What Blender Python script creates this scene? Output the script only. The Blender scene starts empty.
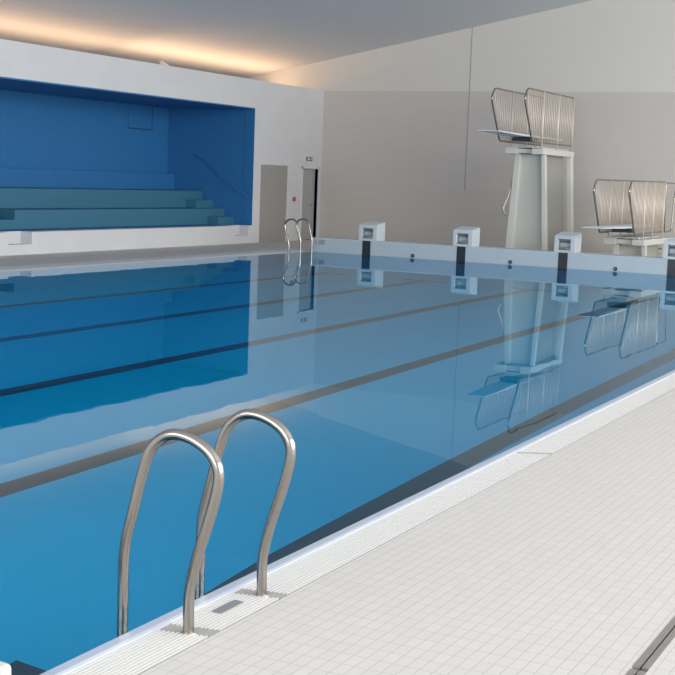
import bpy, bmesh, math, random
from mathutils import Vector, Matrix
SC = bpy.context.scene
COL = SC.collection

# ------------------------------------------------------------ camera
cam = bpy.data.cameras.new('camera'); co = bpy.data.objects.new('camera', cam); COL.objects.link(co)
Rr = Vector((0.88888889, 0.45665258, 0.03667373)); Uu = Vector((-0.08702615, 0.08971909, 0.99215772)); Ff = Vector((-0.44978105, 0.88510955, -0.11949102))
M = Matrix((Rr, Uu, -Ff)).transposed().to_4x4()
M.translation = Vector((3.0664, 0.0, 1.8543))
co.matrix_world = M
cam.sensor_width = 36; cam.lens = 1325.34 / 675 * 36; cam.clip_start = 0.05; cam.clip_end = 200
SC.camera = co
SC.view_settings.view_transform = 'Standard'; SC.view_settings.look = 'None'
SC.view_settings.gamma = 1; SC.view_settings.exposure = 0.1; SC.view_settings.use_curve_mapping = False

# ------------------------------------------------------------ daylight
w = bpy.data.worlds.new('daylight'); SC.world = w; w.use_nodes = True
bg = w.node_tree.nodes['Background']; bg.inputs[0].default_value = (0.74, 0.86, 1.0, 1); bg.inputs[1].default_value = 1.0

def area(name, loc, target, sx, sy, power, color, spread=180):
    l = bpy.data.lights.new(name, 'AREA'); l.shape = 'RECTANGLE'; l.size = sx; l.size_y = sy
    l.energy = power; l.color = color; l.spread = math.radians(spread)
    o = bpy.data.objects.new(name, l); COL.objects.link(o); o.location = loc
    o.rotation_euler = (Vector(target) - Vector(loc)).to_track_quat('-Z', 'Y').to_euler()
    return o
area('side_glazing_daylight', (15.5, 14, 5.0), (-3, 14, 3.2), 34, 6.5, 5000, (1.0, 0.95, 0.88))
area('end_glazing_daylight', (-4, -9.5, 5.0), (-6, 20, 3.0), 18, 6, 1750, (1.0, 0.94, 0.87))
# warm uplights hidden on the ledge above the seating niche
area('ledge_uplight_near', (-17.2, 20.5, 4.06), (-16.9, 20.5, 5.1), 13, 0.2, 76, (1.0, 0.60, 0.33), 150)
area('ledge_uplight_far', (-17.2, 31.2, 4.06), (-16.8, 31.2, 5.1), 7.8, 0.2, 66, (1.0, 0.60, 0.33), 150)

# ------------------------------------------------------------ materials
def mat(name, color, rough=0.5, metal=0.0, spec=0.5, noise=0.0, nscale=3.0):
    m = bpy.data.materials.new(name); m.use_nodes = True
    nt = m.node_tree; b = nt.nodes['Principled BSDF']
    b.inputs['Roughness'].default_value = rough; b.inputs['Metallic'].default_value = metal
    b.inputs['Specular IOR Level'].default_value = spec
    b.inputs['Base Color'].default_value = (*color, 1)
    if noise:
        tc = nt.nodes.new('ShaderNodeTexCoord'); n = nt.nodes.new('ShaderNodeTexNoise'); n.inputs['Scale'].default_value = nscale
        n.inputs['Detail'].default_value = 4
        r = nt.nodes.new('ShaderNodeMapRange'); r.inputs['To Min'].default_value = 1 - noise; r.inputs['To Max'].default_value = 1 + noise
        mx = nt.nodes.new('ShaderNodeMix'); mx.data_type = 'RGBA'; mx.blend_type = 'MULTIPLY'; mx.inputs[0].default_value = 1
        mx.inputs[6].default_value = (*color, 1)
        nt.links.new(tc.outputs['Object'], n.inputs['Vector']); nt.links.new(n.outputs['Fac'], r.inputs['Value'])
        nt.links.new(r.outputs['Result'], mx.inputs[7]); nt.links.new(mx.outputs[2], b.inputs['Base Color'])
    return m

def tile_mat(name, color, joint, tw, th, mortar, axes='XY', rough=0.4, spec=0.5, vary=0.03, off=0.0, bump=0.0):
    """square-set tiles: brick texture read in the object's own metric axes"""
    m = bpy.data.materials.new(name); m.use_nodes = True
    nt = m.node_tree; b = nt.nodes['Principled BSDF']
    b.inputs['Roughness'].default_value = rough; b.inputs['Specular IOR Level'].default_value = spec
    tc = nt.nodes.new('ShaderNodeTexCoord'); sp = nt.nodes.new('ShaderNodeSeparateXYZ'); cb = nt.nodes.new('ShaderNodeCombineXYZ')
    nt.links.new(tc.outputs['Object'], sp.inputs[0])
    nt.links.new(sp.outputs[axes[0]], cb.inputs['X']); nt.links.new(sp.outputs[axes[1]], cb.inputs['Y'])
    br = nt.nodes.new('ShaderNodeTexBrick'); br.offset = off; br.squash = 1
    br.inputs['Scale'].default_value = 1; br.inputs['Brick Width'].default_value = tw; br.inputs['Row Height'].default_value = th
    br.inputs['Mortar Size'].default_value = mortar; br.inputs['Mortar Smooth'].default_value = 0.2; br.inputs['Bias'].default_value = 0
    br.inputs['Color1'].default_value = (*[c * (1 - vary) for c in color], 1)
    br.inputs['Color2'].default_value = (*[min(1, c * (1 + vary)) for c in color], 1)
    br.inputs['Mortar'].default_value = (*joint, 1)
    nt.links.new(cb.outputs[0], br.inputs['Vector'])
    nt.links.new(br.outputs['Color'], b.inputs['Base Color'])
    return m

MAT = dict(
    deck=tile_mat('deck_tiles', (0.565, 0.54, 0.515), (0.43, 0.41, 0.39), 0.056, 0.105, 0.0024, 'XY', 0.55, 0.3, 0.02),
    deck_sheen=tile_mat('deck_sheen_tiles', (0.66, 0.67, 0.69), (0.56, 0.56, 0.57), 0.1, 0.1, 0.003, 'XY', 0.5, 0.3, 0.02),  # paler tile colour stands in for brightness reflected on the deck
    coping=mat('coping_ceramic', (0.42, 0.48, 0.58), 0.3),
    coping_top=mat('coping_lip_ceramic', (0.60, 0.64, 0.72), 0.3),
    grate=mat('grate_plastic', (0.70, 0.69, 0.67), 0.45),
    channel=mat('channel_concrete', (0.30, 0.29, 0.28), 0.8, noise=0.1),
    white=mat('white_paint', (0.66, 0.665, 0.685), 0.7, noise=0.015, nscale=1.2),
    white_tile=tile_mat('white_wall_tiles', (0.66, 0.665, 0.685), (0.645, 0.65, 0.67), 0.4, 0.4, 0.003, 'YZ', 0.4, 0.4, 0.015),
    ceil=mat('ceiling_paint', (0.62, 0.66, 0.71), 0.85, noise=0.01, nscale=0.5),
    beige=tile_mat('beige_wall_panels', (0.58, 0.555, 0.535), (0.56, 0.535, 0.515), 0.6, 0.1, 0.004, 'XZ', 0.5, 0.3, 0.012),
    beige_low=tile_mat('beige_low_panels', (0.58, 0.55, 0.515), (0.555, 0.525, 0.49), 0.6, 0.1, 0.004, 'XZ', 0.5, 0.3, 0.012),
    plaster=mat('upper_wall_plaster', (0.665, 0.65, 0.62), 0.8, noise=0.015, nscale=0.8),
    joint=mat('joint_seal', (0.34, 0.32, 0.30), 0.8),
    niche=tile_mat('blue_niche_tiles', (0.028, 0.165, 0.40), (0.024, 0.145, 0.35), 0.2, 0.2, 0.003, 'YZ', 0.5, 0.3, 0.02),
    niche_side=tile_mat('blue_niche_side_tiles', (0.028, 0.165, 0.40), (0.024, 0.145, 0.35), 0.2, 0.2, 0.003, 'XZ', 0.5, 0.3, 0.02),
    niche_flat=mat('blue_niche_paint', (0.028, 0.165, 0.40), 0.6, noise=0.02),
    teal=mat('teal_tier_tiles', (0.04, 0.165, 0.26), 0.5, noise=0.04),
    basin=tile_mat('basin_tiles', (0.028, 0.60, 1.0), (0.025, 0.57, 0.96), 0.25, 0.125, 0.002, 'XY', 0.5, 0.3, 0.01),
    basin_wall=mat('basin_wall_tiles', (0.10, 0.50, 0.76), 0.5, noise=0.02),
    bulk=tile_mat('end_wall_tiles', (0.50, 0.58, 0.64), (0.46, 0.54, 0.60), 0.25, 0.12, 0.003, 'XZ', 0.35, 0.4, 0.012),
    black=mat('black_tiles', (0.022, 0.028, 0.035), 0.35),
    lane=mat('dark_lane_tiles', (0.19, 0.08, 0.11), 0.5),
    block=mat('block_fibreglass', (0.60, 0.665, 0.70), 0.4, noise=0.02),
    block_in=mat('block_recess_shell', (0.42, 0.50, 0.53), 0.4),
    steel=mat('brushed_steel', (0.36, 0.335, 0.30), 0.22, 1.0, noise=0.03, nscale=12),
    steel_dull=mat('dull_steel', (0.50, 0.48, 0.45), 0.42, 1.0),
    steel_warm=mat('warm_beige_steel', (0.72, 0.63, 0.54), 0.45, 0.3),  # even warm beige tone for guard posts and balusters
    drain=mat('drain_steel', (0.36, 0.33, 0.30), 0.4, 0.7, noise=0.05, nscale=20),
    tray=mat('grey_tray', (0.36, 0.345, 0.325), 0.6),
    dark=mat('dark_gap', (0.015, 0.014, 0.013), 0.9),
    greydoor=mat('grey_door_leaf', (0.40, 0.395, 0.38), 0.6, noise=0.02),
    greywall=mat('grey_passage_wall', (0.33, 0.315, 0.30), 0.7, noise=0.03, nscale=1.5),
    conc=mat('tower_fibreglass', (0.64, 0.645, 0.60), 0.5, noise=0.03, nscale=2),
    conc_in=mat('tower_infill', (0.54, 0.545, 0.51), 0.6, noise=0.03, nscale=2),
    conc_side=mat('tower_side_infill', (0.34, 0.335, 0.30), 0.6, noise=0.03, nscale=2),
    board=mat('board_white', (0.74, 0.80, 0.86), 0.45),
    red=mat('red_plastic', (0.42, 0.07, 0.05), 0.4),
    green=mat('exit_sign_green', (0.10, 0.20, 0.16), 0.5),
    plate=mat('grey_plate', (0.20, 0.205, 0.22), 0.5),
    lampshell=mat('lamp_shell', (0.8, 0.78, 0.74), 0.5),
)
def water_material():
    m = bpy.data.materials.new('still_pool_water'); m.use_nodes = True
    nt = m.node_tree; nt.nodes.remove(nt.nodes['Principled BSDF']); out = nt.nodes['Material Output']
    fr = nt.nodes.new('ShaderNodeFresnel'); fr.inputs['IOR'].default_value = 1.333
    gl = nt.nodes.new('ShaderNodeBsdfGlossy'); gl.inputs['Color'].default_value = (0.72, 0.89, 1.0, 1); gl.inputs['Roughness'].default_value = 0.0
    rf = nt.nodes.new('ShaderNodeBsdfRefraction'); rf.inputs['Color'].default_value = (0.43, 0.97, 1.0, 1); rf.inputs['Roughness'].default_value = 0.0; rf.inputs['IOR'].default_value = 1.333
    mx = nt.nodes.new('ShaderNodeMixShader')
    tc = nt.nodes.new('ShaderNodeTexCoord'); n = nt.nodes.new('ShaderNodeTexNoise')
    n.inputs['Scale'].default_value = 1.6; n.inputs['Detail'].default_value = 1.5
    bp = nt.nodes.new('ShaderNodeBump'); bp.inputs['Strength'].default_value = 0.026; bp.inputs['Distance'].default_value = 0.02
    nt.links.new(tc.outputs['Object'], n.inputs['Vector']); nt.links.new(n.outputs['Fac'], bp.inputs['Height'])
    for b in (fr, gl, rf): nt.links.new(bp.outputs[0], b.inputs['Normal'])
    nt.links.new(fr.outputs[0], mx.inputs[0]); nt.links.new(rf.outputs[0], mx.inputs[1]); nt.links.new(gl.outputs[0], mx.inputs[2])
    nt.links.new(mx.outputs[0], out.inputs['Surface'])
    return m
MAT['water'] = water_material()

# ------------------------------------------------------------ mesh helpers
class MB:
    def __init__(s): s.bm = bmesh.new(); s.mi = 0
    def _set(s, fs):
        for f in fs: f.material_index = s.mi
    def quad(s, *p):
        f = s.bm.faces.new([s.bm.verts.new(q) for q in p]); f.material_index = s.mi; return s
    def box(s, x0, x1, y0, y1, z0, z1):
        v = [s.bm.verts.new(p) for p in [(x0,y0,z0),(x1,y0,z0),(x1,y1,z0),(x0,y1,z0),(x0,y0,z1),(x1,y0,z1),(x1,y1,z1),(x0,y1,z1)]]
        s._set([s.bm.faces.new([v[i] for i in q]) for q in [(3,2,1,0),(4,5,6,7),(0,1,5,4),(1,2,6,5),(2,3,7,6),(3,0,4,7)]]); return s
    def prism(s, poly, axis, a, b):
        """extrude a 2-D outline along an axis; outline in the two other axes in cyclic order"""
        def P(u, v, t): return {'X': (t, u, v), 'Y': (u, t, v), 'Z': (u, v, t)}[axis]
        A = [s.bm.verts.new(P(u, v, a)) for u, v in poly]; B = [s.bm.verts.new(P(u, v, b)) for u, v in poly]
        fs = [s.bm.faces.new(A[::-1]), s.bm.faces.new(B)]
        n = len(poly)
        for i in range(n): fs.append(s.bm.faces.new((A[i], A[(i+1) % n], B[(i+1) % n], B[i])))
        s._set(fs); return s
    def hexa(s, lo, hi):
        v = [s.bm.verts.new(p) for p in lo + hi]
        s._set([s.bm.faces.new([v[i] for i in q]) for q in [(3,2,1,0),(4,5,6,7),(0,1,5,4),(1,2,6,5),(2,3,7,6),(3,0,4,7)]]); return s
    def tube(s, pts, r, seg=10, closed=False):
        pts = [Vector(p) for p in pts]; n = len(pts); rings = []
        t0 = (pts[1] - pts[0]).normalized()
        ref = Vector((0,0,1)) if abs(t0.z) < 0.9 else Vector((0,1,0))
        nrm = t0.cross(ref).normalized()
        for i in range(n):
            a = pts[i-1] if (i > 0 or closed) else pts[i]; b = pts[(i+1) % n] if (i < n-1 or closed) else pts[i]
            t = (b - a).normalized(); nrm = (nrm - t * nrm.dot(t)).normalized(); bi = t.cross(nrm)
            rings.append([s.bm.verts.new(pts[i] + (nrm * math.cos(2*math.pi*k/seg) + bi * math.sin(2*math.pi*k/seg)) * r) for k in range(seg)])
        fs = []
        for i in range(n if closed else n-1):
            A, B = rings[i], rings[(i+1) % n]
            for k in range(seg):
                f = s.bm.faces.new((A[k], A[(k+1) % seg], B[(k+1) % seg], B[k])); f.smooth = True; fs.append(f)
        if not closed: fs += [s.bm.faces.new(rings[0][::-1]), s.bm.faces.new(rings[-1])]
        s._set(fs); return s
    def build(s, name, mats, parent=None, bevel=0, loc=None, segs=2):
        bmesh.ops.recalc_face_normals(s.bm, faces=s.bm.faces)
        me = bpy.data.meshes.new(name); s.bm.to_mesh(me); s.bm.free()
        for m in (mats if isinstance(mats, (list, tuple)) else [mats]): me.materials.append(m)
        o = bpy.data.objects.new(name, me); COL.objects.link(o)
        if parent: o.parent = parent
        if loc: o.location = loc
        if bevel:
            b = o.modifiers.new('bevel', 'BEVEL'); b.width = bevel; b.segments = segs; b.limit_method = 'ANGLE'
        return o
def smooth_path(pts, n=6):
    """Catmull-Rom through the points"""
    P = [Vector(p) for p in pts]; out = []
    for i in range(len(P) - 1):
        a, b, c, d = P[max(i-1,0)], P[i], P[i+1], P[min(i+2,len(P)-1)]
        for k in range(n):
            t = k / n
            out.append(0.5 * ((2*b) + (c-a)*t + (2*a-5*b+4*c-d)*t*t + (-a+3*b-3*c+d)*t*t*t))
    out.append(P[-1]); return out
def round_poly(pts, r, n=4, closed=True):
    P = [Vector(p) for p in pts]; out = []; m = len(P)
    for i in range(m):
        if not closed and i in (0, m-1): out.append(P[i]); continue
        a, b, c = P[i-1], P[i], P[(i+1) % m]
        p = b + (a-b).normalized() * min(r, (a-b).length*.45); q = b + (c-b).normalized() * min(r, (c-b).length*.45)
        for k in range(n+1):
            t = k / n; out.append(p*(1-t)**2 + b*2*t*(1-t) + q*t*t)
    return out
def empty(name, loc, label, cat, group=None):
    o = bpy.data.objects.new(name, None); COL.objects.link(o); o.location = loc; o.empty_display_size = 0.2
    tag(o, label, cat, group); return o
def tag(o, label, cat, group=None, kind=None):
    o['label'] = label; o['category'] = cat
    if group: o['group'] = group
    if kind: o['kind'] = kind
    return o
def struct(o): o['kind'] = 'structure'; return o
def shift(pts, d): return [Vector(p) + Vector(d) for p in pts]

# pool frame: x = 0 is the near long edge, x = -W the far one; lanes run along y
W = 12.66; Y0 = 3.55; Y1 = 29.34; T = 0.354; DEP = 4.4
def dz(y): return -(2.3 + 0.098 * max(0.0, y - 7.5))     # the floor falls towards the diving stands
LX = -15.6; YE = 35.26; GR0 = 0.082; GR1 = 0.312; DR0 = 1.872; DR1 = 1.936

# ------------------------------------------------------------ structure
m = MB()
m.box(GR1, DR0, -6, YE, -0.3, 0); m.box(DR1, 16.5, -6, YE, -0.3, 0)
m.box(LX, -W - 0.86, -6, YE, -0.3, 0)
m.box(-W - 0.86, GR1, Y1 + 0.6, YE, -0.3, 0)
m.box(-W - 0.86, GR1, -6, Y0 - 0.5, -0.3, 0)
m.box(DR0, DR1, -6, YE, -0.3, -0.06); m.box(LX - 1.6, LX, 31.4, YE, -0.3, 0)
struct(m.build('floor', MAT['deck']))
m = MB(); m.box(-W - 0.86, -W - 0.30, Y0 - .5, Y1 + 0.6, -0.3, 0.0)  # deck strip with the reflected brightness put into its colour
struct(m.build('floor_pool_side_sheen', MAT['deck_sheen']))
# basin
m = MB()
for a, b in ((Y0, 7.5), (7.5, Y1)): m.quad((-W, a, dz(a)), (0, a, dz(a)), (0, b, dz(b)), (-W, b, dz(b)))
struct(m.build('floor_pool', MAT['basin']))
m = MB()
m.box(-W - 0.2, -W, Y0 - .2, Y1 + .2, -DEP, -0.31); m.box(0, 0.2, Y0 - .2, Y1 + .2, -DEP, -0.31)
m.box(-W, 0, Y1, Y1 + 0.2, -DEP, -0.3); m.box(-W, 0, Y0 - 0.2, Y0, -DEP, -0.3)
struct(m.build('wall_pool', MAT['basin_wall']))
# end bulkhead with the starting blocks
m = MB(); m.box(-W - 0.0, 0.0, Y1, Y1 + 0.6, -0.3, T)
struct(m.build('wall_pool_far_end', MAT['bulk'], bevel=0.012))
m = MB(); m.box(-W, 0.02, Y0 - 0.5, Y0, -0.3, 0.1)
struct(m.build('wall_pool_near_end', MAT['deck'], bevel=0.025, segs=4))
# water
m = MB(); m.quad((-W, Y0, -0.004), (0.0, Y0, -0.004), (0.0, Y1, -0.004), (-W, Y1, -0.004))
wo = m.build('pool_water', MAT['water'])
tag(wo, 'still clear blue water filling the swimming pool', 'water', kind='stuff')

# hall walls
m = MB()
NY0, NY1, NZ0, NZ1, NX = 6.0, 31.32, 0.475, 3.65, -18.42
m.box(LX - .3, LX, -6, NY0, 0, 4.4)
m.box(LX - .3, LX, NY0, NY1, NZ1, 4.4)
m.box(LX - .3, LX, NY1, 31.71, 0, 4.4)
m.box(LX - .3, LX, 31.71, 33.25, 2.14, 4.4); m.box(LX - .3, LX, 33.25, 34.09, 0, 4.4)
m.box(LX - .3, LX, 34.09, 35.05, 2.09, 4.4); m.box(LX - .3, LX, 35.05, YE, 0, 4.4)
m.box(-19.6, LX - .3, -6, YE, 3.8, 4.0)
# base under the niche with two step-shaped cut-outs
segs = [(NY0, 21.46), (22.2, 30.45), (31.12, NY1)]
for a, b in segs: m.box(LX - .3, LX, a, b, 0, NZ0)
for a, b in [(21.46, 22.2), (30.45, 31.12)]: m.box(LX - .3, LX, a, b, 0, 0.215); m.box(LX - .34, LX - .3, a, b, 0.2, NZ0)
struct(m.build('wall_left', MAT['white_tile']))
m = MB()
m.box(NX - .1, NX, NY0, NY1 + .1, 0, NZ1)
struct(m.build('wall_niche_back', MAT['niche']))
m = MB(); m.box(NX, LX - .3, NY1, NY1 + .2, 0, NZ1); m.box(LX - .3, LX - 0.004, NY1 - .012, NY1, NZ0, NZ1)
m.box(NX, LX - .3, NY0 - .2, NY0, 0, NZ1)
struct(m.build('wall_niche_side', MAT['niche_side']))
m = MB(); m.box(NX, LX - .01, NY0, NY1 - .012, NZ1 - .03, NZ1); m.box(NX, LX - .34, NY0, NY1, 0.38, NZ0)
struct(m.build('ceiling_niche', MAT['niche_flat']))
m = MB(); m.mi = 0; m.box(-20, 16.5, YE, YE + .3, 1.63, 4.4)
m.mi = 1; m.box(-20, 16.5, YE, YE + .3, 0, 1.63)
m.mi = 2; m.box(-20, 16.5, YE, YE + .3, 4.4, 11.8)
m.mi = 3; m.box(-10.995, -10.975, YE - .006, YE, 1.63, 6.2)
struct(m.build('wall_far', [MAT['beige'], MAT['beige_low'], MAT['plaster'], MAT['joint']]))
# sloping ceiling in two bays; the nearer one set lower to throw a shadow line
def cz(x): return 5.285 + 0.19 * (x + 15.6)
m = MB()
for y0, y1, drop in [(-6, 27.2, -0.05), (27.2, YE + .1, 0.0)]:
    m.hexa([(-19.6, y0, cz(-19.6)+drop), (16.5, y0, cz(16.5)+drop), (16.5, y1, cz(16.5)+drop), (-19.6, y1, cz(-19.6)+drop)],
           [(-19.6, y0, cz(-19.6)+.4), (16.5, y0, cz(16.5)+.4), (16.5, y1, cz(16.5)+.4), (-19.6, y1, cz(-19.6)+.4)])
struct(m.build('ceiling', MAT['ceil']))
m = MB(); m.box(-19.9, -19.6, -6, YE, 3.8, 5.2)
struct(m.build('wall_ledge', MAT['white']))
# passage and door at the end of the left wall
m = MB(); m.box(LX - .28, LX - .03, 31.715, 33.245, 0.0, 2.135)
struct(m.build('wall_passage', MAT['greywall']))
m = MB(); m.box(LX - .12, LX - .07, 34.10, 34.88, 0.01, 2.08)
d = struct(m.build('door_1', MAT['greydoor'], bevel=0.004))
m = MB(); m.tube([(LX - .06, 34.78, 1.02), (LX - .015, 34.78, 1.02), (LX - .015, 34.64, 1.02)], 0.01, 8)
m.build('door_handle', MAT['steel'], d)
m = MB(); m.box(LX - .6, LX - .25, 34.09, 35.05, 0, 2.09); struct(m.build('wall_doorway_shade', MAT['dark']))  # near-black box painted as the darkness of the corridor behind
m = MB()
m.box(LX - .1, LX + .025, 34.04, 34.10, 0, 2.14); m.box(LX - .1, LX + .025, 35.05, 35.09, 0, 2.14); m.box(LX - .1, LX + .025, 34.04, 35.09, 2.09, 2.14)
struct(m.build('trim_1', MAT['white']))

# ------------------------------------------------------------ pool edge: coping, grates, channel
m = MB()
prof = [(0, -0.298), (GR0, -0.298), (GR0, 0.004), (0.060, 0.005), (0.057, 0.003), (0.006, 0.0), (0.0, -0.02)]
def coping(sgn, x0, y0, y1, name, label):
    m = MB()
    P = [(x0 + sgn * u, v) for u, v in prof]
    A = [m.bm.verts.new((u, y0, v)) for u, v in P]; B = [m.bm.verts.new((u, y1, v)) for u, v in P]
    n = len(P)
    for i in range(n):
        f = m.bm.faces.new((A[i], A[(i+1) % n], B[(i+1) % n], B[i])); f.material_index = 1 if i in (1, 2, 3) else 0
    m.bm.faces.new(A[::-1]); m.bm.faces.new(B)
    o = m.build(name, [MAT['coping'], MAT['coping_top']]); tag(o, label, 'pool edge'); return o
coping(1, 0.0, Y0, Y1, 'pool_coping', 'pale blue sloped pool edge beside the near ladder and white grates')
coping(-1, -W, Y0, Y1, 'pool_coping', 'bright bluish pool edge on the far side in front of the blue seating niche')
m = MB(); m.box(GR0, GR1, Y0 - .5, Y1 + .6, -0.3, -0.09); m.box(-W - .3, -W - GR0, Y0 - .5, Y1 + .6, -0.3, -0.09)
struct(m.build('trim_1_gutter', MAT['channel']))
bpy.data.objects['trim_1_gutter'].name = 'trim_2'
def grate(y0, y1, s0, s1, label, x0=GR0 + .006, x1=GR1 - .006):
    """slats run along the edge; the ends follow the slightly skewed joints"""
    m = MB(); n = 11; p = (x1 - x0) / n
    for k in range(n):
        a = x0 + k*p; u = a + p*.3 - .19; m.box(a, a + p*.62, y0 + s0*u, y1 + s1*u, -0.016, -0.002)
    y = y0 + .05
    while y < y1 - .05: m.box(x0, x1 - .006, y, y + .012, -0.024, -0.010); y += .125
    return tag(m.build('overflow_grate', MAT['grate']), label, 'drain grate', 'white slotted grates along the near pool edge')
JA, JB, JC = 4.415, 4.99, 8.742
grate(Y0 - .5, JA - .045, 0, .23, 'white slotted overflow grate nearest the viewer, in front of the near ladder')
grate(JA + .045, JB - .04, .23, .23, 'short white slotted grate between the two feet of the near ladder, with a grey plate')
grate(JB + .04, JC - .02, .23, .52, 'white slotted grate running from the near ladder to the dark joint in the edge')
grate(JC + .02, Y1, .52, 0, 'long white slotted grate running from the dark joint to the far end wall')
m = MB()
for k in range(11):
    p = (0.23 / 11); [m.box(-W - .3 + k*.0195, -W - .3 + k*.0195 + .012, a, b, -0.03, -0.002) for a, b in ((Y0 - .5, 28.48), (28.58, 29.06), (29.16, Y1))]
tag(m.build('overflow_grate', MAT['grate']), 'white grate strip along the far pool edge before the seating niche', 'drain grate')
for y, hw, sk, lab in [(JA, .042, .23, 'grey sunken bracket tray round the closer foot of the near ladder'), (JB, .037, .23, 'grey sunken bracket tray round the farther foot of the near ladder'), (JC, .016, .52, 'thin dark joint strip crossing the white grate halfway along the deck edge')]:
    m = MB(); xa, xb = GR0 + .008, GR1 - .004
    def sl(xa, xb, a, b, z0, z1):
        q = [(xa, y + a + sk*(xa-.19)), (xb, y + a + sk*(xb-.19)), (xb, y + b + sk*(xb-.19)), (xa, y + b + sk*(xa-.19))]
        m.hexa([(u, v, z0) for u, v in q], [(u, v, z1) for u, v in q])
    sl(xa, xb, -hw + .004, hw - .004, -0.085, -0.005)
    if hw < .03: sl(xa, xb, -hw + .009, hw - .009, -.005, .001)
    tag(m.build('anchor_tray' if hw > .03 else 'expansion_joint', MAT['tray']), lab, 'drain')
m = MB(); m.box(0.150, 0.198, 4.655, 4.835, -0.002, 0.003)
tag(m.build('access_plate', MAT['plate'], bevel=.001), 'small dark grey plate set in the grate between the ladder feet', 'plate')
# slot drain in the deck
r = empty('slot_drain', (1.904, 0, 0), 'brown-grey steel slot drain in the white deck at the lower right corner', 'drain')
for a, b in [(DR0, 1.901), (1.908, DR1)]:
    m = MB(); y = -1.0
    while y < YE - .2: m.box(a - 1.904, b - 1.904, y, y + 1.97, -0.05, 0.002); y += 2.0
    m.build('steel_rail', MAT['drain'], r)
for k in range(16): MB().box(-.003, .004, 0.15 + k*1.2, .165 + k*1.2, -0.05, -0.003).build('spacer', MAT['drain'], r)
struct(MB().box(1.901, 1.908, -6, YE, -.06, -.055).build('trim_3', MAT['dark']))

# ------------------------------------------------------------ lane marks (centres 2.5 m apart, first beside the far edge)
LC = [-11.14 + 2.5 * k for k in range(5)]
names = ['first dark lane line on the pool floor counted from the seating niche', 'second dark lane line on the pool floor counted from the seating niche',
         'third dark lane line on the pool floor, crossing the dark blue reflection', 'fourth dark lane line on the pool floor, passing behind the near ladder tops',
         'wide dark lane line on the pool floor closest to the white deck']
for k, x in enumerate(LC):
    m = MB()
    def strip(x0, x1, a, b, e):
        m.hexa([(x0, a, dz(a)), (x1, a, dz(a)), (x1, b, dz(b)), (x0, b, dz(b))], [(x0, a, dz(a)+e), (x1, a, dz(a)+e), (x1, b, dz(b)+e), (x0, b, dz(b)+e)])
    strip(x - .125, x + .125, 4.9, 7.5, .004); strip(x - .125, x + .125, 7.5, Y1 - 2.0, .004)
    strip(x - .5, x + .5, 4.6, 5.5, .006); strip(x - .5, x + .5, Y1 - 2.25, Y1 - 2.0, .006)
    tag(m.build('lane_line', MAT['lane']), names[k], 'lane line', 'dark lane lines on the pool floor')
bn = ['first block from the ladder corner', 'second block from the ladder corner', 'block in front of the tall diving tower', 'block cut off at the right']
for k in range(4):
    x = LC[k]
    m = MB(); m.box(x - .11, x + .11, Y1 - .006, Y1, -0.9, T - .008)
    tag(m.build('lane_end_stripe', MAT['black']), 'black stripe on the end wall under the ' + bn[k], 'lane marking', 'black stripes on the far end wall')
# inlets
for k, lab in [(0, 'between the first two starting blocks'), (1, 'left of the block by the diving tower'), (2, 'below the low springboard')]:
    x = -9.89 + 2.49 * k
    r = empty('wall_inlet', (x, Y1, .055), 'small round dark fitting just above the water ' + lab, 'inlet', 'round fittings in the end wall')
    m = MB(); m.tube([(0, -.0, 0), (0, -.014, 0)], .046, 20); m.build('cover', MAT['black'], r)
    m = MB(); m.tube([(0, -.01, 0), (0, -.02, 0)], .018, 12); m.build('nozzle', MAT['plate'], r)
# depth marking
cu = bpy.data.curves.new('t', 'FONT'); cu.body = '1,80'; cu.size = 0.17; cu.extrude = 0.002; cu.align_x = 'CENTER'
to = bpy.data.objects.new('t', cu); COL.objects.link(to)
dg = bpy.context.evaluated_depsgraph_get(); me = bpy.data.meshes.new_from_object(to.evaluated_get(dg)); bpy.data.objects.remove(to)
me.materials.append(MAT['plate'])
o = bpy.data.objects.new('depth_marking', me); COL.objects.link(o); o.rotation_euler = (math.pi/2, 0, 0); o.location = (-12.44, Y1 - .004, .19)
tag(o, 'small dark depth number on the end wall at the far left pool corner', 'sign')

# ------------------------------------------------------------ starting blocks
def starting_block(x, label):
    r = empty('starting_block', (x, Y1 + .004, T), label, 'starting block', 'white starting blocks on the far end wall')
    w2 = .25; h0, h1, dp = .375, .445, .47
    rx0, rx1, rz0, rz1, rd = -.155, .135, .05, .30, .20
    def zt(y): return h0 + (h1 - h0) * y / dp
    m = MB()
    # shell of side walls, sill, head and back round an open recess
    m.prism([(0, 0), (dp, 0), (dp, h1), (0, h0)], 'X', -w2, rx0)
    m.prism([(0, 0), (dp, 0), (dp, h1), (0, h0)], 'X', rx1, w2)
    m.box(rx0, rx1, 0, dp, 0, rz0)
    m.prism([(0, rz1), (dp, rz1), (dp, h1), (0, h0)], 'X', rx0, rx1)
    m.box(rx0, rx1, rd, dp, rz0, rz1)
    m.build('shell', MAT['block'], r, bevel=.008)
    m = MB(); prof = []
    for k in range(9):
        a = math.pi * k / 8; prof.append((rd - .01 - .12 * math.sin(a), rz0 + .11 - .085 * math.cos(a)))
    m.prism(prof, 'X', rx0 + .03, rx1 - .03)
    m.build('backstroke_roll', MAT['block_in'], r)
    m = MB(); m.box(rx0 + .004, rx1 - .004, .05, rd, rz1 - .035, rz1 - .002); m.build('recess_lining', MAT['plate'], r)
    m = MB(); m.tube([(rx0 + .02, .02, rz0 + .03), (rx1 - .02, .02, rz0 + .03)], .012, 8); m.build('grab_bar', MAT['steel_dull'], r)
    m = MB(); m.prism([(0.01, h0 + .001), (dp - .01, h1 - .0005), (dp - .01, h1 + .012), (.01, h0 + .013)], 'X', -w2 + .02, w2 - .02)
    m.build('foot_plate', MAT['block'], r, bevel=.004)
    return r
sb = starting_block(LC[0] + .02, 'white starting block closest to the far ladder corner')
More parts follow.
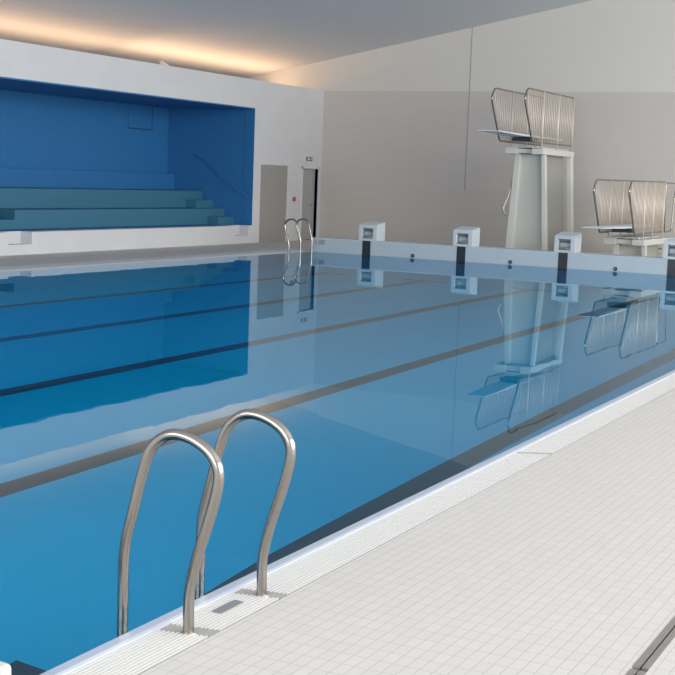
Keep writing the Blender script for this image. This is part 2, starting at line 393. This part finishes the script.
kids = list(sb.children)
for k, lab in [(1, 'white starting block between the ladder corner and the tall diving tower'), (2, 'white starting block standing in front of the tall diving tower'), (3, 'white starting block half cut off by the right edge of the photo')]:
    c = sb.copy(); COL.objects.link(c); c.location.x = LC[k] + .02; c['label'] = lab
    for ch in kids:
        d = ch.copy(); COL.objects.link(d); d.parent = c

# ------------------------------------------------------------ ladders
RAIL = [(.207, 0, -.028), (.207, 0, .02), (.205, 0, .12), (.212, 0, .20), (.24, 0, .32), (.283, 0, .45), (.318, 0, .57), (.332, 0, .655), (.317, 0, .715),
        (.27, 0, .765), (.19, 0, .80), (.11, 0, .805), (.047, 0, .775), (-.005, 0, .71), (-.042, 0, .60), (-.078, 0, .46), (-.108, 0, .345), (-.118, 0, .27), (-.121, 0, .18), (-.121, 0, 0), (-.121, 0, -.6), (-.121, 0, -1.25)]
def ladder(loc, rot, label):
    r = empty('pool_ladder', loc, label, 'ladder', 'steel pool ladders')
    for s in (-1, 1):
        m = MB(); m.tube([p + Vector((0, s*.293, 0)) for p in smooth_path(RAIL, 5)], .023, 18); rl = m.build('rail', MAT['steel'], r)
        m = MB(); m.tube([(.207, s*.293, -.028), (.207, s*.293, .002)], .032, 16); m.build('flange', MAT['steel_dull'], rl)
    for z in (-.35, -.62, -.89, -1.16):
        m = MB(); m.box(-.165, -.095, -.29, .29, z - .012, z + .012); m.build('tread', MAT['steel_dull'], r, bevel=.004)
    r.rotation_euler.z = rot; return r
ladder((0, 4.68, 0), 0, 'large brushed steel pool ladder with two arched handrails in the foreground')
ladder((-W, 28.82, 0), math.pi, 'small steel pool ladder in the far left corner of the pool near the doors')

# ------------------------------------------------------------ diving stands
def guard(r, xo, zb, y_end, posts, nb, label=None):
    """side guard in the plane x = xo; z measured from the board level zb"""
    ya, yb = 29.99, y_end
    top, bot = zb + 1.10, zb - .12
    out = [(xo, ya, top), (xo, 29.78, top - .24), (xo, 30.47, bot), (xo, yb + .03, bot + .01), (xo, yb, top + .02)]
    m = MB(); m.tube(round_poly(out, .09, 4), .021, 10, True)
    g = m.build('guardrail', MAT['steel'], r)
    for y in posts:
        m = MB(); m.tube([(xo + .012, y, zb - .40), (xo + .012, y, top + .015)], .019, 8); m.build('post', MAT['steel_warm'], g)
    for k in range(nb):
        y = 29.97 + (yb - 29.99) * (k + .5) / nb
        z0 = bot if y > 30.47 else bot + (30.47 - y) / .69 * (top - .24 - bot)
        m = MB(); m.tube([(xo, y, z0), (xo, y, top)], .0125, 6); m.build('baluster', MAT['steel_warm'], g)
    return g
def board(r, xc, zb, tip):
    m = MB(); w = .25
    secs = [(tip, .018, 0.0), (tip + .9, .028, 0), (30.3, .045, 0), (32.0, .05, 0), (33.3, .045, 0)]
    pr = []
    vs = []
    for y, t, dz in secs:
        vs.append([m.bm.verts.new(p) for p in [(xc - w, y, zb + .02 - t), (xc + w, y, zb + .02 - t), (xc + w, y, zb + .02), (xc - w, y, zb + .02)]])
    for a, b in zip(vs, vs[1:]):
        for k in range(4): m.bm.faces.new((a[k], a[(k+1) % 4], b[(k+1) % 4], b[k]))
    m.bm.faces.new(vs[0][::-1]); m.bm.faces.new(vs[-1])
    b = m.build('diving_board', MAT['board'], r, bevel=.006)
    m = MB(); m.box(xc - .2, xc + .27, 30.75, 31.25, zb - .13, zb - .045); m.build('fulcrum', MAT['black'], r, bevel=.01)

def stand(dx, zo, label, name, cat, high):
    """zo: drop of this stand's board level below the tall one"""
    H = 2.60 - zo
    r = empty(name, (dx, 0, 0), label, cat)
    guard(r, -7.42, 3.0 - zo, 33.6 if high else 33.2, (31.16, 32.35, 33.58) if high else (31.26, 32.12, 33.16), 27)
    guard(r, -8.24, 3.0 - zo, 33.6 if high else 33.2, (31.24, 32.4, 33.58) if high else (31.19, 32.3, 33.16), 27)
    board(r, -7.83, 3.03 - zo, 28.6 if high else 28.5)
    m = MB(); m.box(-8.28, -7.98, 31.0, 33.5, H, H + .15); m.box(-7.98, -7.60, 31.12, 33.5, H + .02, H + .13); m.box(-7.60, -7.30, 31.0, 33.5, H, H + .14)
    m.build('top_frame', MAT['conc'], r, bevel=.01)
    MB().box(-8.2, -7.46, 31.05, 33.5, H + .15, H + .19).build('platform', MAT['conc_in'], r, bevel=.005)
    k = H / 2.6
    def leg(x0t, x1t, x0b, x1b, y0, y1):
        m = MB(); x0b = x0t + (x0b - x0t)*k; x1b = x1t + (x1b - x1t)*k
        m.hexa([(x0b, y0, 0), (x1b, y0, 0), (x1b, y1, 0), (x0b, y1, 0)], [(x0t, y0, H), (x1t, y0, H), (x1t, y1, H), (x0t, y1, H)])
        return m.build('leg', MAT['conc'], r, bevel=.01)
    leg(-8.09, -7.95, -8.24, -8.05, 31.2, 31.42); leg(-7.42, -7.32, -7.26, -7.14, 31.2, 31.34)
    leg(-8.09, -7.95, -8.24, -8.05, 33.2, 33.4); leg(-7.42, -7.30, -7.26, -7.13, 33.22, 33.44)
    m = MB(); q = .18*k
    m.hexa([(-7.98 - .14*k, 31.36, 0), (-7.42 + q, 31.36, 0), (-7.42 + q, 31.40, 0), (-7.98 - .14*k, 31.40, 0)], [(-7.98, 31.36, H), (-7.42, 31.36, H), (-7.42, 31.40, H), (-7.98, 31.40, H)])
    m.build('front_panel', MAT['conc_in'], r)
    m = MB(); q = .15*k
    m.hexa([(-7.56 + q, 31.40, 0), (-7.52 + q, 31.40, 0), (-7.52 + q, 33.24, 0), (-7.56 + q, 33.24, 0)], [(-7.56, 31.40, H), (-7.52, 31.40, H), (-7.52, 33.24, H), (-7.56, 33.24, H)])
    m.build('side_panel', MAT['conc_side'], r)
    return r
r = stand(0, 0, 'tall white diving tower with a high board and steel guardrails against the beige wall', 'diving_tower', 'diving tower', True)
m = MB(); m.tube(smooth_path([(-8.16, 31.3, 1.95), (-8.20, 31.2, 1.6), (-8.27, 31.1, 1.32), (-8.27, 31.1, 1.2), (-8.23, 31.15, 1.1), (-8.16, 31.3, 1.1)], 5), .02, 8)
m.build('grab_rail', MAT['steel_dull'], r)
r = stand(2.59, 2.07, 'low springboard stand with steel guardrails at the right edge of the photo', 'springboard_stand', 'diving board', False)
m = MB(); m.tube(round_poly([(-7.42, 33.3, 2.03), (-7.42, 34.35, 2.03), (-7.42, 34.25, 1.7), (-7.42, 34.1, .82), (-7.42, 33.4, .80)], .08, 4, True), .018, 8, True)
g = m.build('rear_guardrail', MAT['steel'], r)
for k in range(3):
    MB().box(-8.2, -7.45, 33.55 + k*.3, 33.83 + k*.3, .36 - k*.14, .40 - k*.14).build('step', MAT['conc'], r)
MB().box(-8.24, -8.2, 33.5, 34.4, 0, .42).build('stair_side', MAT['conc'], r)

# ------------------------------------------------------------ seating tiers in the niche
r = empty('bleachers', (0, 0, 0), 'built-in teal seating tiers with steps inside the blue niche', 'bleachers')
YN = 22.68
def tier(x_front, z0, z1, y1, mt, ya=NY0 + .01):
    m = MB(); m.box(NX + .005, x_front, ya, y1, z0, z1); return m.build('tier', mt, r, bevel=.006)
ye = NY1 - .016
m = MB(); m.box(NX + .005, -16.48, YN, ye, NZ0 + .001, .90); m.box(NX + .005, -16.48, NY0 + .01, YN - .9, NZ0 + .001, .90); m.box(NX + .005, -17.2, YN - .9, YN, NZ0 + .001, .90)
m.build('tier', MAT['teal'], r, bevel=.006)
tier(-17.2, .901, 1.355, ye, MAT['teal'])
tier(-18.16, 1.356, 1.80, ye, MAT['niche'])
for a, b in [(30.45, ye), (YN - .9, YN)]:
    m = MB(); m.box(-17.2 if b < 30 else -16.48, -16.48 if b < 30 else -16.15, a, b, NZ0 + .001, .69); m.build('step', MAT['teal'], r, bevel=.004)
    if b < 30: continue
    m = MB(); m.box(-17.2, -16.86, a, b, .901, 1.12); m.build('step', MAT['teal'], r, bevel=.004)
m = MB(); pts = [(-17.5, ye - .05, 2.36), (-17.06, ye - .05, 2.12), (-16.48, ye - .05, 1.68), (-15.70, ye - .05, 1.24)]
m.tube(pts, .011, 8)
h = m.build('wall_handrail', MAT['niche_flat']); tag(h, 'dark blue sloping handrail on the right side wall of the niche', 'handrail')
for p in (pts[1], pts[2]):
    m = MB(); m.tube([p, (p[0], ye + .003, p[2] - .03)], .008, 6); m.build('bracket', MAT['niche_flat'], h)
r = empty('wall_hatch', (NX, 29.97, 3.3), 'blue flush hatch with a thin dark joint on the niche back wall', 'hatch')
MB().box(0.0, .012, -.55, .53, -.31, .31).build('panel', MAT['niche'], r)
MB().box(0, .016, .53, .55, -.33, .31).box(0, .016, -.55, .55, -.33, -.312).build('joint', MAT['dark'], r)  # near-black strips along the right and bottom edges

# ------------------------------------------------------------ small wall items
r = empty('exit_sign', (LX, 34.46, 2.37), 'small grey-green exit sign on the white wall above the door', 'sign')
MB().box(0, .03, -.17, .17, -.055, .055).build('housing', MAT['green'], r, bevel=.004)
m = MB(); m.box(.03, .034, -.12, -.02, -.03, .03); m.box(.03, .034, .02, .12, -.008, .008); m.prism([(.10, -.03), (.15, 0), (.10, .03)], 'X', .03, .034)
m.build('pictogram', MAT['lampshell'], r)
r = empty('alarm_call_point', (LX, 33.62, 1.2), 'small red alarm call point on the white wall between the two doorways', 'alarm')
MB().box(0, .04, -.06, .06, -.06, .06).build('housing', MAT['red'], r, bevel=.006)
MB().box(.04, .044, -.035, .035, -.03, .03).build('button', MAT['red'], r)
r = empty('ledge_floodlight', (-15.75, 27.35, 4.4), 'small pale floodlight poking above the white wall top under the warm ceiling', 'light fixture')
m = MB(); m.hexa([(-.1, -.12, .0), (.02, -.12, .0), (.02, .12, .0), (-.1, .12, .0)], [(-.16, -.16, .10), (-.06, -.16, .13), (-.06, .10, .06), (-.16, .10, .05)])
m.build('housing', MAT['lampshell'], r, bevel=.006)
